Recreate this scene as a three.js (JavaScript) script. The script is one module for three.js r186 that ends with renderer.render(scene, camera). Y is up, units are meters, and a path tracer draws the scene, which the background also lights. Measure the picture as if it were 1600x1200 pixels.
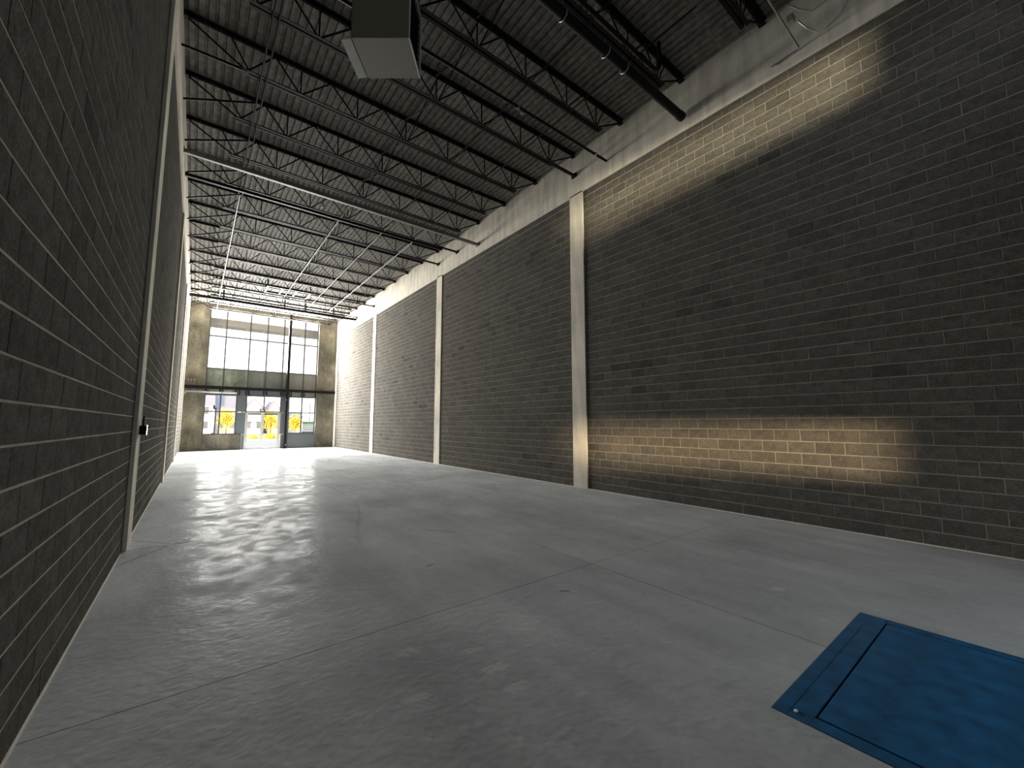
import * as THREE from 'three';
import { mergeGeometries } from 'three/addons/utils/BufferGeometryUtils.js';
import { RectAreaLightUniformsLib } from 'three/addons/lights/RectAreaLightUniformsLib.js';
import { RoundedBoxGeometry } from 'three/addons/geometries/RoundedBoxGeometry.js';

// ------------------------------------------------------------------ camera, sky, sun, exposure
const scene = new THREE.Scene();
const D2R = Math.PI / 180;
const FOCAL = 635.5;                                   // pixels of a 1600 x 1200 frame
const camera = new THREE.PerspectiveCamera(2 * Math.atan(600 / FOCAL) / D2R, 4 / 3, 0.05, 600);
camera.position.set(0, 1.69, 0);
camera.rotation.order = 'YXZ';
camera.rotation.set(5.595 * D2R, -37.915 * D2R, 0);
scene.add(camera);

const SKY = 3.3, SUN = 11.5, DAY_BOOST = 76.0, SUN_ANGLE = 30 * D2R, SUN_UP = 0.6 * D2R, EXPOSURE = 1.0;
{
  const w = 64, h = 32, d = new Float32Array(w * h * 4);
  for (let y = 0; y < h; y++) {
    const up = Math.max(0, Math.sin(((y + 0.5) / h - 0.5) * Math.PI)), k = Math.pow(up, 0.6);
    for (let x = 0; x < w; x++) {
      const i = (y * w + x) * 4;
      d[i] = 1.0 - 0.30 * k; d[i + 1] = 0.965 - 0.15 * k; d[i + 2] = 0.90 + 0.08 * k; d[i + 3] = 1;
    }
  }
  const t = new THREE.DataTexture(d, w, h, THREE.RGBAFormat, THREE.FloatType);
  t.mapping = THREE.EquirectangularReflectionMapping; t.magFilter = THREE.LinearFilter; t.minFilter = THREE.LinearFilter; t.needsUpdate = true;
  scene.background = t; scene.backgroundIntensity = SKY;
}
const sun = new THREE.DirectionalLight(new THREE.Color().setRGB(1.0, 0.75, 0.44), SUN);   // low evening sun behind the camera
sun.position.set(-Math.sin(SUN_ANGLE) * 60 + 4, 5 + Math.tan(SUN_UP) * 60, Math.cos(SUN_ANGLE) * 60);
sun.target.position.set(4, 5, 0);
sun.castShadow = true; sun.shadow.radius = 13; sun.shadow.mapSize.set(2048, 2048);
Object.assign(sun.shadow.camera, { left: -60, right: 60, top: 30, bottom: -30, near: 1, far: 250 });
scene.add(sun, sun.target);

// added area lights boosting daylight at the far wall glazing (its panes are built further down)
RectAreaLightUniformsLib.init();
for (const [x0, x1, y0, y1, k] of [[0.45, 6.93, 5.27, 9.16, 1.1], [0.47, 2.13, 1.04, 3.54, 0.5], [2.76, 4.66, 0.16, 3.54, 0.5], [5.24, 6.91, 1.04, 3.55, 0.5]]) {   // sky above; street and houses below
  const l = new THREE.RectAreaLight(new THREE.Color().setRGB(1.0, 0.98, 0.93), DAY_BOOST * k, x1 - x0, y1 - y0);
  l.name = 'window_daylight_boost'; l.position.set((x0 + x1) / 2, (y0 + y1) / 2, -32.26); l.rotation.y = Math.PI; scene.add(l);
}

const renderer = new THREE.WebGLRenderer({ antialias: true });
renderer.toneMapping = THREE.LinearToneMapping;
renderer.toneMappingExposure = EXPOSURE;
renderer.shadowMap.enabled = true;

// ------------------------------------------------------------------ helpers
let seed = 12345;
function rnd() { seed = (seed * 1664525 + 1013904223) >>> 0; return seed / 4294967296; }
const rr = (a, b) => a + (b - a) * rnd();
function hash(a, b, c = 0) { let n = (a * 374761393 + b * 668265263 + c * 974634577) | 0; n = Math.imul(n ^ (n >>> 13), 1274126177); n ^= n >>> 16; return (n >>> 0) / 4294967296; }

const used = new Map();
function numbered(name) {
  const n = used.get(name) || 0; used.set(name, n + 1);
  return n ? name + '_' + String(n).padStart(3, '0') : name;
}
function shade(o) { o.traverse((m) => { if (m.isMesh) { m.castShadow = true; m.receiveShadow = true; } }); return o; }
function group(name, pos = [0, 0, 0], turn = 0) {
  const g = new THREE.Group(); g.name = numbered(name); g.position.set(...pos); g.rotation.y = turn; scene.add(g); return g;
}
function part(name, geo, material, parent) { const m = new THREE.Mesh(geo, material); m.name = name; m.castShadow = m.receiveShadow = true; parent.add(m); return m; }
function solo(name, geo, material) { const m = new THREE.Mesh(geo, material); m.name = numbered(name); m.castShadow = m.receiveShadow = true; scene.add(m); return m; }
function tag(o, label, category, grp) { o.userData.label = label; o.userData.category = category; if (grp) o.userData.group = grp; return o; }
function setting(o, label, category) { o.userData.kind = 'structure'; if (label) o.userData.label = label; if (category) o.userData.category = category; return o; }

function boxUV(g, ox = 0, oy = 0) {                      // uv in metres, by the way each face points
  const p = g.attributes.position, n = g.attributes.normal, u = new Float32Array(p.count * 2);
  for (let i = 0; i < p.count; i++) {
    const ax = Math.abs(n.getX(i)), ay = Math.abs(n.getY(i)), az = Math.abs(n.getZ(i));
    if (ay >= ax && ay >= az) { u[2 * i] = p.getX(i) + ox; u[2 * i + 1] = p.getZ(i) + oy; }
    else if (ax >= az) { u[2 * i] = p.getZ(i) + ox; u[2 * i + 1] = p.getY(i) + oy; }
    else { u[2 * i] = p.getX(i) + ox; u[2 * i + 1] = p.getY(i) + oy; }
  }
  g.setAttribute('uv', new THREE.BufferAttribute(u, 2)); return g;
}
function box(x0, x1, y0, y1, z0, z1) { const g = new THREE.BoxGeometry(Math.abs(x1 - x0), Math.abs(y1 - y0), Math.abs(z1 - z0)); g.translate((x0 + x1) / 2, (y0 + y1) / 2, (z0 + z1) / 2); return boxUV(g); }
function rbox(x0, x1, y0, y1, z0, z1, r) { const g = new RoundedBoxGeometry(Math.abs(x1 - x0), Math.abs(y1 - y0), Math.abs(z1 - z0), 2, r); g.translate((x0 + x1) / 2, (y0 + y1) / 2, (z0 + z1) / 2); return boxUV(g.index ? g : g); }
function rod(a, b, r, seg = 8, caps = true) {
  const A = new THREE.Vector3(...a), B = new THREE.Vector3(...b), d = B.clone().sub(A), g = new THREE.CylinderGeometry(r, r, d.length(), seg, 1, !caps);
  g.applyQuaternion(new THREE.Quaternion().setFromUnitVectors(new THREE.Vector3(0, 1, 0), d.clone().normalize()));
  g.translate((A.x + B.x) / 2, (A.y + B.y) / 2, (A.z + B.z) / 2); return g;
}
function tube(pts, r, seg = 24, rad = 8) { return new THREE.TubeGeometry(new THREE.CatmullRomCurve3(pts.map((p) => new THREE.Vector3(...p)), false, 'catmullrom', 0.2), seg, r, rad, false); }
function merge(list) {
  const all = list.map((g) => { const n = g.index ? g.toNonIndexed() : g; for (const k of Object.keys(n.attributes)) if (!['position', 'normal', 'uv', 'color'].includes(k)) n.deleteAttribute(k); return n; });
  return mergeGeometries(all, false);
}

// ------------------------------------------------------------------ noise and textures
function vnoise(x, y, px, py, s) {                     // tiling value noise
  const xi = Math.floor(x), yi = Math.floor(y), fx = x - xi, fy = y - yi, m = (a, b) => ((a % b) + b) % b;
  const u = fx * fx * (3 - 2 * fx), v = fy * fy * (3 - 2 * fy);
  const a = hash(m(xi, px), m(yi, py), s), b = hash(m(xi + 1, px), m(yi, py), s), c = hash(m(xi, px), m(yi + 1, py), s), d = hash(m(xi + 1, px), m(yi + 1, py), s);
  return a + (b - a) * u + (c - a) * v + (a - b - c + d) * u * v;
}
function fbm(u, v, fx, fy, oct, s) { let a = 0, k = 0.5, t = 0; for (let o = 0; o < oct; o++) { a += k * vnoise(u * fx, v * fy, fx, fy, s + o * 17); t += k; k *= 0.55; fx *= 2; fy *= 2; } return a / t; }
function texture(w, h, fn, srgb, rep) {
  const d = new Uint8Array(w * h * 4);
  for (let y = 0; y < h; y++) for (let x = 0; x < w; x++) {
    const c = fn(x / w, y / h, x, y), i = (y * w + x) * 4;
    if (typeof c === 'number') d[i] = d[i + 1] = d[i + 2] = Math.max(0, Math.min(255, c * 255)); else for (let k = 0; k < 3; k++) d[i + k] = Math.max(0, Math.min(255, c[k] * 255));
    d[i + 3] = 255;
  }
  const t = new THREE.DataTexture(d, w, h); t.magFilter = THREE.LinearFilter; t.minFilter = THREE.LinearMipmapLinearFilter; t.generateMipmaps = true;
  t.wrapS = t.wrapT = THREE.RepeatWrapping; if (rep) t.repeat.set(rep[0], rep[1]);
  if (srgb) t.colorSpace = THREE.SRGBColorSpace; t.needsUpdate = true; return t;
}
const lin = (r, g, b) => new THREE.Color().setRGB(r, g, b);

const texBlock = texture(256, 256, (u, v) => { const n = fbm(u, v, 8, 8, 5, 3), p = fbm(u, v, 64, 64, 2, 9); const c = 0.74 + 0.20 * (n - 0.5) + 0.24 * (p - 0.5); return [c * 1.0, c * 0.99, c * 0.97]; }, true, [1.25, 1.25]);
const texBlockBump = texture(256, 256, (u, v) => 0.5 * fbm(u, v, 48, 48, 3, 21) + 0.5 * fbm(u, v, 10, 10, 3, 5), false, [1.25, 1.25]);
const texConc = texture(512, 512, (u, v) => { const n = fbm(u, v, 4, 4, 6, 31), st = fbm(u, v, 24, 3, 3, 77), f = fbm(u, v, 128, 128, 2, 4); const c = 0.88 + 0.20 * (n - 0.5) + 0.16 * (st - 0.5) + 0.05 * (f - 0.5); return [c, c * 0.985, c * 0.95]; }, true, [0.4, 0.4]);
const texConcBump = texture(256, 256, (u, v) => fbm(u, v, 12, 12, 5, 61), false, [0.8, 0.8]);
const texRaw = texture(512, 512, (u, v) => {               // blotchy unpainted tilt-up panel: cement bloom and brown water stains
  const n = fbm(u, v, 3, 3, 6, 131), st = fbm(u, v, 10, 2, 4, 177), f = fbm(u, v, 64, 64, 3, 14), b = Math.max(0, fbm(u, v, 5, 4, 5, 91) - 0.52) * 2.6;
  const c = 0.62 + 0.42 * (n - 0.5) + 0.34 * (st - 0.5) + 0.22 * (f - 0.5);
  return [c + b * 0.22, c * 0.975 + b * 0.21, c * 0.90 + b * 0.19];
}, true, [0.3, 0.3]);
const texSteel = texture(128, 128, (u, v) => { const n = fbm(u, v, 6, 6, 5, 231); return 0.78 + 0.4 * (n - 0.5); }, true, [2, 2]);

const M = {
  mortar: new THREE.MeshPhysicalMaterial({ color: lin(0.52, 0.50, 0.46), specularIntensity: 0, roughness: 0.95, map: texConc }),
  mortarGrey: new THREE.MeshPhysicalMaterial({ color: lin(0.37, 0.355, 0.33), specularIntensity: 0, roughness: 0.95, map: texConc }),
  conc: new THREE.MeshPhysicalMaterial({ specularIntensity: 0, color: lin(0.88, 0.85, 0.80), roughness: 0.85, map: texConc, bumpMap: texConcBump, bumpScale: 0.002 }),
  raw: new THREE.MeshStandardMaterial({ color: lin(0.42, 0.405, 0.36), roughness: 0.85, map: texRaw, bumpMap: texConcBump, bumpScale: 0.003 }),
  backWall: new THREE.MeshPhysicalMaterial({ color: lin(0.15, 0.145, 0.14), roughness: 0.95, specularIntensity: 0, map: texBlock }),
  deck: new THREE.MeshPhysicalMaterial({ color: lin(0.28, 0.265, 0.235), roughness: 0.7, specularIntensity: 0.1, map: texSteel }),
  joist: new THREE.MeshPhysicalMaterial({ color: lin(0.016, 0.013, 0.013), roughness: 0.6, specularIntensity: 0.15 }),
  black: new THREE.MeshPhysicalMaterial({ color: lin(0.013, 0.012, 0.012), roughness: 0.5, specularIntensity: 0.2 }),
  palepipe: new THREE.MeshStandardMaterial({ color: lin(0.20, 0.19, 0.175), roughness: 0.5 }),
  galv: new THREE.MeshStandardMaterial({ color: lin(0.45, 0.45, 0.44), roughness: 0.35, metalness: 0.7 }),
  heater: new THREE.MeshStandardMaterial({ color: lin(0.21, 0.20, 0.16), roughness: 0.6 }),
  heaterFlap: new THREE.MeshStandardMaterial({ color: lin(0.62, 0.62, 0.60), roughness: 0.5 }),
  alu: new THREE.MeshPhysicalMaterial({ color: lin(0.09, 0.09, 0.09), roughness: 0.6, specularIntensity: 0.3 }),
  aluLight: new THREE.MeshStandardMaterial({ color: lin(0.50, 0.49, 0.46), roughness: 0.4, metalness: 0.3 }),
  greyPanel: new THREE.MeshStandardMaterial({ color: lin(0.115, 0.13, 0.14), roughness: 0.35 }),
  spandrel: new THREE.MeshStandardMaterial({ color: lin(0.26, 0.27, 0.25), roughness: 0.3, map: texConc }),
  spandrelCool: new THREE.MeshPhysicalMaterial({ color: lin(0.62, 0.72, 0.70), roughness: 1, transmission: 0.3, thickness: 0, map: texRaw }),
  spandrelGrey: new THREE.MeshStandardMaterial({ color: lin(0.20, 0.22, 0.21), roughness: 0.3, map: texConc }),
  film: new THREE.MeshPhysicalMaterial({ color: lin(0.75, 0.82, 0.82), roughness: 0.9, transmission: 0.3, thickness: 0 }),
  glass: new THREE.MeshPhysicalMaterial({ color: 0xffffff, roughness: 0, transmission: 1, thickness: 0, ior: 1.45 }),
  tinted: new THREE.MeshPhysicalMaterial({ color: lin(0.74, 0.86, 1.0), roughness: 0, transmission: 1, thickness: 0, ior: 1.45 }),
  dock: new THREE.MeshStandardMaterial({ color: lin(0.012, 0.145, 0.34), roughness: 0.45, map: texSteel, bumpMap: texConcBump, bumpScale: 0.0008 }),
  dark: new THREE.MeshStandardMaterial({ color: lin(0.01, 0.01, 0.012), roughness: 0.9 }),
  white: new THREE.MeshStandardMaterial({ color: lin(0.75, 0.74, 0.70), roughness: 0.4 }),
  ground: new THREE.MeshStandardMaterial({ color: lin(0.30, 0.29, 0.27), roughness: 0.95 }),
  lawn: new THREE.MeshStandardMaterial({ color: lin(0.42, 0.36, 0.12), roughness: 1 }),
  leafYellow: new THREE.MeshPhysicalMaterial({ color: lin(0.66, 0.52, 0.04), roughness: 1, transmission: 0.3, thickness: 0, side: THREE.DoubleSide }),
  bark: new THREE.MeshStandardMaterial({ color: lin(0.10, 0.07, 0.05), roughness: 1 }),
  siding: new THREE.MeshStandardMaterial({ color: lin(0.62, 0.62, 0.64), roughness: 0.9 }),
  brickHouse: new THREE.MeshStandardMaterial({ color: lin(0.50, 0.46, 0.44), roughness: 0.9 }),
  roof: new THREE.MeshStandardMaterial({ color: lin(0.22, 0.22, 0.25), roughness: 0.95 }),
  soffit: new THREE.MeshStandardMaterial({ color: lin(0.40, 0.36, 0.31), roughness: 0.7 }),
};
const BLK = 1.72;
const TONES = [[0.118, 0.114, 0.107], [0.125, 0.120, 0.113], [0.111, 0.107, 0.102], [0.133, 0.127, 0.119], [0.121, 0.117, 0.112], [0.088, 0.086, 0.083]];
const blockMats = TONES.map((c) => new THREE.MeshPhysicalMaterial({ color: lin(...c.map((x) => x * BLK)), specularIntensity: 0, roughness: 0.9, map: texBlock, bumpMap: texBlockBump, bumpScale: 0.003 }));
const blockField = new THREE.MeshPhysicalMaterial({ color: 0xffffff, vertexColors: true, specularIntensity: 0, roughness: 0.9, map: texBlock, bumpMap: texBlockBump, bumpScale: 0.003 });

// ------------------------------------------------------------------ room sizes
const XL = -0.655, XR = 8.23, ZF = -32.2, ZB = 1.3, BEAM = 8.17, DECK = 9.42, TOP = 9.75;
const WT = 0.3;

// ------------------------------------------------------------------ floor: sawn slabs
const PIT = { x0: 2.83, x1: 4.84, z0: -1.11 };
{
  const W = 1024, H = 2048, zNear = ZB, zFar = -16.05, LX = XR - XL, LZ = zNear - zFar;
  function floorCanvas(w, h, za, zb, near) {
    const cv = document.createElement('canvas'); cv.width = w; cv.height = h; const c = cv.getContext('2d');
    const img = c.createImageData(w, h), fx = Math.round(LX * 1.0), fz = Math.round((za - zb) * 1.0);
    for (let y = 0; y < h; y++) for (let x = 0; x < w; x++) {
      const u = x / w, v = y / h, n = fbm(u, v, fx, fz, 5, near ? 301 : 401), s = fbm(u, v, fx * 4, fz, 4, 333), g = fbm(u, v, fx * 24, fz * 24, 2, 345);
      const k = 196 + 46 * (n - 0.5) + 26 * (s - 0.5) + 10 * (g - 0.5), i = (y * w + x) * 4;
      img.data[i] = k * 0.985; img.data[i + 1] = k; img.data[i + 2] = k * 1.005; img.data[i + 3] = 255;
    }
    c.putImageData(img, 0, 0);
    const X = (x) => (x - XL) / LX * w, Y = (z) => (za - z) / (za - zb) * h, px = w / LX;
    const path = (pts, wd, col) => { c.strokeStyle = col; c.lineWidth = wd * px; c.lineCap = 'round'; c.lineJoin = 'round'; c.beginPath(); pts.forEach(([x, z], i) => (i ? c.lineTo(X(x), Y(z)) : c.moveTo(X(x), Y(z)))); c.stroke(); };
    // tyre tracks
    const trk = []; const key = [[3.16, -30], [3.1, -27.3], [2.4, -21], [1.78, -17.7], [1.55, -14], [1.46, -11.7], [1.2, -9.07], [0.93, -7.83], [0.65, -6.7], [0.5, -5.4]];
    const cr = new THREE.CatmullRomCurve3(key.map(([x, z]) => new THREE.Vector3(x, 0, z)));
    for (let i = 0; i <= 120; i++) { const p = cr.getPoint(i / 120); trk.push([p.x, p.z]); }
    for (let k = 0; k < 7; k++) for (let i = 0; i < trk.length - 1;) {                 // tyre rubber: broken, uneven runs
      const n = 4 + Math.floor(hash(k, i, 71) * 12), run = trk.slice(i, i + n + 1), o = (k - 3) * 0.028, t = Math.min(1, (i + 4) / 14, (trk.length - i) / 20) * (0.35 + 0.65 * hash(k, i, 5));
      if (run.length > 1) { path(run.map(([x, z]) => [x + o, z]), 0.018, `rgba(74,72,70,${0.34 * t})`); if (k < 3) path(run.map(([x, z]) => [x + 1.5 + o + 0.2 * Math.sin(z * 0.5), z]), 0.016, `rgba(74,72,70,${0.2 * t})`); }
      i += n;
    }
    if (near) {
      path([[1.9, -7.6], [1.75, -5.6], [1.7, -4.4], [1.95, -3.7], [2.3, -3.45]], 0.012, 'rgba(225,225,220,0.3)');
      path([[-0.6, -8.2], [-0.17, -7.7], [0.06, -7.6]], 0.02, 'rgba(70,68,62,0.4)'); path([[-0.6, -6.9], [-0.2, -7.55], [0.05, -7.62]], 0.02, 'rgba(70,68,62,0.4)');
      path([[PIT.x1, PIT.z0], [5.43, -1.55], [6.3, -2.2]], 0.012, 'rgba(215,215,212,0.5)'); path([[PIT.x0, PIT.z0], [2.49, -1.34], [1.9, -1.7]], 0.012, 'rgba(215,215,212,0.4)');
      path([[3.0, -6.2], [3.35, -5.75]], 0.015, 'rgba(70,68,66,0.55)'); path([[2.3, -4.6], [2.38, -4.62]], 0.03, 'rgba(80,78,74,0.5)'); path([[3.05, -3.1], [3.1, -3.05]], 0.03, 'rgba(60,60,58,0.5)');
      // dark dull ring left by a drum
      for (let k = 0; k < 220; k++) { const q = rr(0, 6.283), e = rr(0.75, 1.25); path([[1.75 + 0.32 * e * Math.cos(q), -9.3 + 0.45 * e * Math.sin(q)], [1.75 + 0.32 * e * Math.cos(q + 0.15), -9.3 + 0.45 * e * Math.sin(q + 0.15)]], 0.03, 'rgba(85,80,74,0.05)'); }
      // comb-like scuffs from lifting forks
      for (const [x, z, l, t] of [[1.75, -2.46, 0.16, 0.95], [1.74, -2.2, 0.14, 0.7], [1.17, -2.5, 0.14, 0.85], [1.33, -3.02, 0.14, 0.55], [1.75, -2.74, 0.12, 0.4], [4.83, -1.78, 0.1, 0.8], [0.3, -6.12, 0.22, 0.55], [0.2, -9.6, 0.3, 0.6], [0.75, -10.2, 0.3, 0.6], [0.88, -4.1, 0.16, 0.5], [2.99, -3.99, 0.14, 0.35], [0.55, -7.0, 0.22, 0.45], [3.4, -3.6, 0.1, 0.3], [3.9, -2.2, 0.1, 0.3]]) {
        for (let k = 0; k < 9; k++) path([[x - l / 2 + l * k / 8, z - 0.03 + rr(-0.01, 0.01)], [x - l / 2 + l * k / 8 + 0.03, z + 0.05 + rr(-0.02, 0.02)]], 0.008, `rgba(238,236,230,${t})`);
      }
      for (let k = 0; k < 40; k++) { const x = rr(XL + 0.3, XR - 0.3), z = rr(-15, 0.6), a = rr(0, 6.3), l = rr(0.03, 0.22); path([[x, z], [x + l * Math.cos(a), z + l * Math.sin(a)]], 0.01, rnd() < 0.5 ? 'rgba(90,88,84,0.2)' : 'rgba(225,224,220,0.22)'); }
    }
    const t = new THREE.CanvasTexture(cv); t.colorSpace = THREE.SRGBColorSpace; t.wrapS = t.wrapT = THREE.ClampToEdgeWrapping; return t;
  }
  const texNear = floorCanvas(W, H, zNear, zFar, true), texFar = floorCanvas(512, 1024, zFar, ZF - 0.4, false);
  const rough = texture(512, 512, (u, v) => { const n = fbm(u, v, 6, 6, 5, 501), s = fbm(u, v, 24, 20, 4, 511); return 0.64 + 0.45 * (n - 0.5) + 1.1 * (s - 0.5); }, false);
  const bump = texture(1024, 1024, (u, v) => 0.18 * fbm(u, v, 16, 16, 3, 601) + 0.46 * fbm(u, v, 44, 44, 3, 611) + 0.36 * fbm(u, v, 110, 110, 2, 621), false);
  // the wear maps tile every 4 m; the colour map spans the bay
  const mk = (map, za, zb) => {
    const r = rough.clone(), b = bump.clone(); for (const t of [r, b]) { t.repeat.set(LX / 4, (za - zb) / 4); t.needsUpdate = true; }
    return new THREE.MeshPhysicalMaterial({ color: lin(0.70, 0.705, 0.71), map, specularIntensity: 0.0016, roughnessMap: r, roughness: 0.56, bumpMap: b, bumpScale: 0.0048 });
  };
  const mNear = mk(texNear, zNear, zFar), mFar = mk(texFar, zFar, ZF - 0.4);
  const floor = setting(group('floor'), 'smooth grey concrete floor with sawn control joints', 'floor');
  part('sub_base', box(XL - WT, XR + WT, -0.4, -0.12, ZF - WT, ZB + WT), M.dark, floor);
  const slab = (poly, near) => {
    const s = new THREE.Shape(poly.map(([x, z]) => new THREE.Vector2(x, -z)));
    const g = new THREE.ExtrudeGeometry(s, { depth: 0.14, bevelEnabled: false }); g.rotateX(-Math.PI / 2); g.translate(0, -0.14, 0);
    const p = g.attributes.position, u = g.attributes.uv, za = near ? zNear : zFar, zb = near ? zFar : ZF - 0.4;
    for (let i = 0; i < p.count; i++) u.setXY(i, (p.getX(i) - XL) / LX, 1 - (za - p.getZ(i)) / (za - zb));
    part('slab', g, near ? mNear : mFar, floor);
  };
  const zs = [-3.45, -7.62, -11.85, -16.05, -20.2, -24.4, -28.55, ZF - 0.35], J = 0.004, xm = 3.9;
  slab([[XL, ZB], [PIT.x0, ZB], [PIT.x0, PIT.z0], [xm - J, PIT.z0], [xm - J, zs[0] + J], [XL, zs[0] + J]], true);
  slab([[XR, ZB], [PIT.x1, ZB], [PIT.x1, PIT.z0], [xm + J, PIT.z0], [xm + J, zs[0] + J], [XR, zs[0] + J]].reverse(), true);
  for (let i = 0; i + 1 < zs.length; i++) for (const [a, b] of [[XL, xm - J], [xm + J, XR]]) slab([[a, zs[i] - J], [b, zs[i] - J], [b, zs[i + 1] + J], [a, zs[i + 1] + J]].reverse(), zs[i] > -16);
}

// ------------------------------------------------------------------ block walls, one per bay between the concrete columns
const blockVariants = [];
function blockGeo(L, H, uo, vo) {                        // proud block with an eased edge, face towards +x, back open in the wall
  const e = 0.003, d = 0.05, y = H / 2, z = L / 2;
  const P = [[0, -y + e, -z + e], [0, -y + e, z - e], [0, y - e, z - e], [0, y - e, -z + e], [-e, -y, -z], [-e, -y, z], [-e, y, z], [-e, y, -z], [-d, -y, -z], [-d, -y, z], [-d, y, z], [-d, y, -z]];
  const Q = [[0, 3, 2, 1]]; for (let i = 0; i < 4; i++) { const j = (i + 1) % 4; Q.push([i, j, 4 + j, 4 + i], [4 + i, 4 + j, 8 + j, 8 + i]); }
  const pos = [], uv = [];
  for (const q of Q) for (const k of [0, 1, 2, 0, 2, 3]) { const v = P[q[k]]; pos.push(...v); uv.push(v[2] + v[0] + uo, v[1] + v[0] + vo); }
  const g = new THREE.BufferGeometry(); g.setAttribute('position', new THREE.Float32BufferAttribute(pos, 3)); g.setAttribute('uv', new THREE.Float32BufferAttribute(uv, 2)); g.computeVertexNormals(); return g;
}
camera.updateMatrixWorld(); const VP = camera.matrixWorldInverse.clone().copy(camera.matrixWorld).invert();
function pix(x, y, z) { const v = new THREE.Vector3(x, y, z).applyMatrix4(VP); return v.z > -0.05 ? null : [800 - FOCAL * v.x / v.z, 600 + FOCAL * v.y / v.z]; }
const geoCache = new Map();
function blockBay(side, zNear, zFar, singles, label, darkSpots) {
  const face = side === 'right' ? XR : XL, s = side === 'right' ? -1 : 1;
  const wall = setting(group('wall_' + side, [face, 0, 0], side === 'right' ? Math.PI : 0), label, 'wall');
  const Z = (z) => (side === 'right' ? -z : z);          // the right wall is turned round
  const b0 = Math.min(Z(zNear), Z(zFar)), b1 = Math.max(Z(zNear), Z(zFar));
  part('mortar_bed', box(-WT, -0.0025, -0.1, BEAM + 0.02, b0, b1), side === 'right' ? M.mortarGrey : M.mortar, wall);
  part('shadow_gap_sealant', merge([box(-0.02, -0.001, BEAM - 0.012, BEAM, b0, b1), box(-0.02, -0.001, 0, BEAM, b0, b0 + 0.014), box(-0.02, -0.001, 0, BEAM, b1 - 0.014, b1)]), M.joist, wall);  // dark sealant colour also stands in for the shadow gap at beam and columns
  const JT = 0.012, JV = side === 'left' ? 0.005 : 0.009, list = [];
  for (let r = 0; r < 41; r++) {
    const y0 = -0.01 + r * 0.2, yc = y0 + 0.1, H = Math.min(0.2 - JT, BEAM - y0 - 0.018);
    const off = r % 2 ? 0.2 : 0;
    for (let z = zNear - 0.012 + off; z > zFar + 0.02; z -= 0.4) {
      const a = Math.min(z, zNear - 0.015), b = Math.max(z - 0.4, zFar + 0.015); if (a - b < 0.05) continue;
      const L = a - b - JV, zc = (a + b) / 2, p = [[yc - 0.1, a], [yc - 0.1, b], [yc + 0.1, b], [yc + 0.1, a]].map(([y, q]) => pix(face, y, q));
      let area = 0; if (p.every(Boolean)) { const seen = p.some(([x, y]) => x > 0 && x < 1600 && y > 0 && y < 1200); for (let i = 0; i < 4; i++) { const [x0, yy0] = p[i], [x1, yy1] = p[(i + 1) % 4]; area += x0 * yy1 - x1 * yy0; } area = seen ? Math.abs(area) / 2 : 0; }
      const col = Math.round(zc * 5), h = hash(r * 7 + (side === 'right' ? 1 : 2), col, 5);
      let tone = h < 0.24 ? 0 : h < 0.48 ? 1 : h < 0.68 ? 2 : h < 0.82 ? 3 : h < 0.99 ? 4 : 5;
      for (const [dy, dz] of darkSpots || []) if (Math.abs(yc - dy) < 0.11 && Math.abs(zc - dz) < 0.21) tone = 5;
      list.push({ yc, zc, L, H, area, tone, v: Math.floor(h * 997) % 6, jog: (hash(r, col, 9) - 0.5) * 0.002 });
    }
  }
  list.sort((p, q) => q.area - p.area);
  const rest = [];
  list.forEach((b, i) => {
    if (i < singles && b.area > 0) {
      const key = [b.L.toFixed(3), b.H.toFixed(3), b.v].join(); if (!geoCache.has(key)) geoCache.set(key, blockGeo(b.L, b.H, b.v * 0.37, b.v * 0.53));
      const m = part('block', geoCache.get(key), blockMats[b.tone], wall); m.position.set(b.jog, b.yc, Z(b.zc));
    } else {
      const g = blockGeo(b.L, b.H, b.v * 0.37, b.v * 0.53); g.translate(b.jog, b.yc, Z(b.zc));
      const c = new Float32Array(g.attributes.position.count * 3); for (let k = 0; k < c.length; k += 3) for (let j = 0; j < 3; j++) c[k + j] = TONES[b.tone][j] * BLK;
      g.setAttribute('color', new THREE.BufferAttribute(c, 3)); rest.push(g);
    }
  });
  if (rest.length) { const m = part('block_courses', merge(rest), blockField, wall); m.userData.kind = 'stuff'; }
  return wall;
}
const COLR = [-7.57, -15.76, -23.9, -31.97], COLL = [-7.88, -15.98, -24.05, -31.97], CW = 0.25;
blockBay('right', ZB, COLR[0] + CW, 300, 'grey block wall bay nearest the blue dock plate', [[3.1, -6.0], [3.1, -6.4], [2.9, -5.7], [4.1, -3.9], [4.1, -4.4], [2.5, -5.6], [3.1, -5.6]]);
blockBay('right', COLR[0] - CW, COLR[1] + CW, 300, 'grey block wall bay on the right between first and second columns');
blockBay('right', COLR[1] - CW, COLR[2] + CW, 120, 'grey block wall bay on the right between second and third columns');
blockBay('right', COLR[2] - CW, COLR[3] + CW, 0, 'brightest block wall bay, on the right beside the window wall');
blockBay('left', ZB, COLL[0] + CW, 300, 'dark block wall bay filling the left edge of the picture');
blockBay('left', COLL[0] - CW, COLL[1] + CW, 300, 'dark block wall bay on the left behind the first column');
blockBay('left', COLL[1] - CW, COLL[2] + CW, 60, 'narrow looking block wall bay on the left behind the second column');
blockBay('left', COLL[2] - CW, COLL[3] + CW, 0, 'block wall bay on the left touching the window wall');
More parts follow.
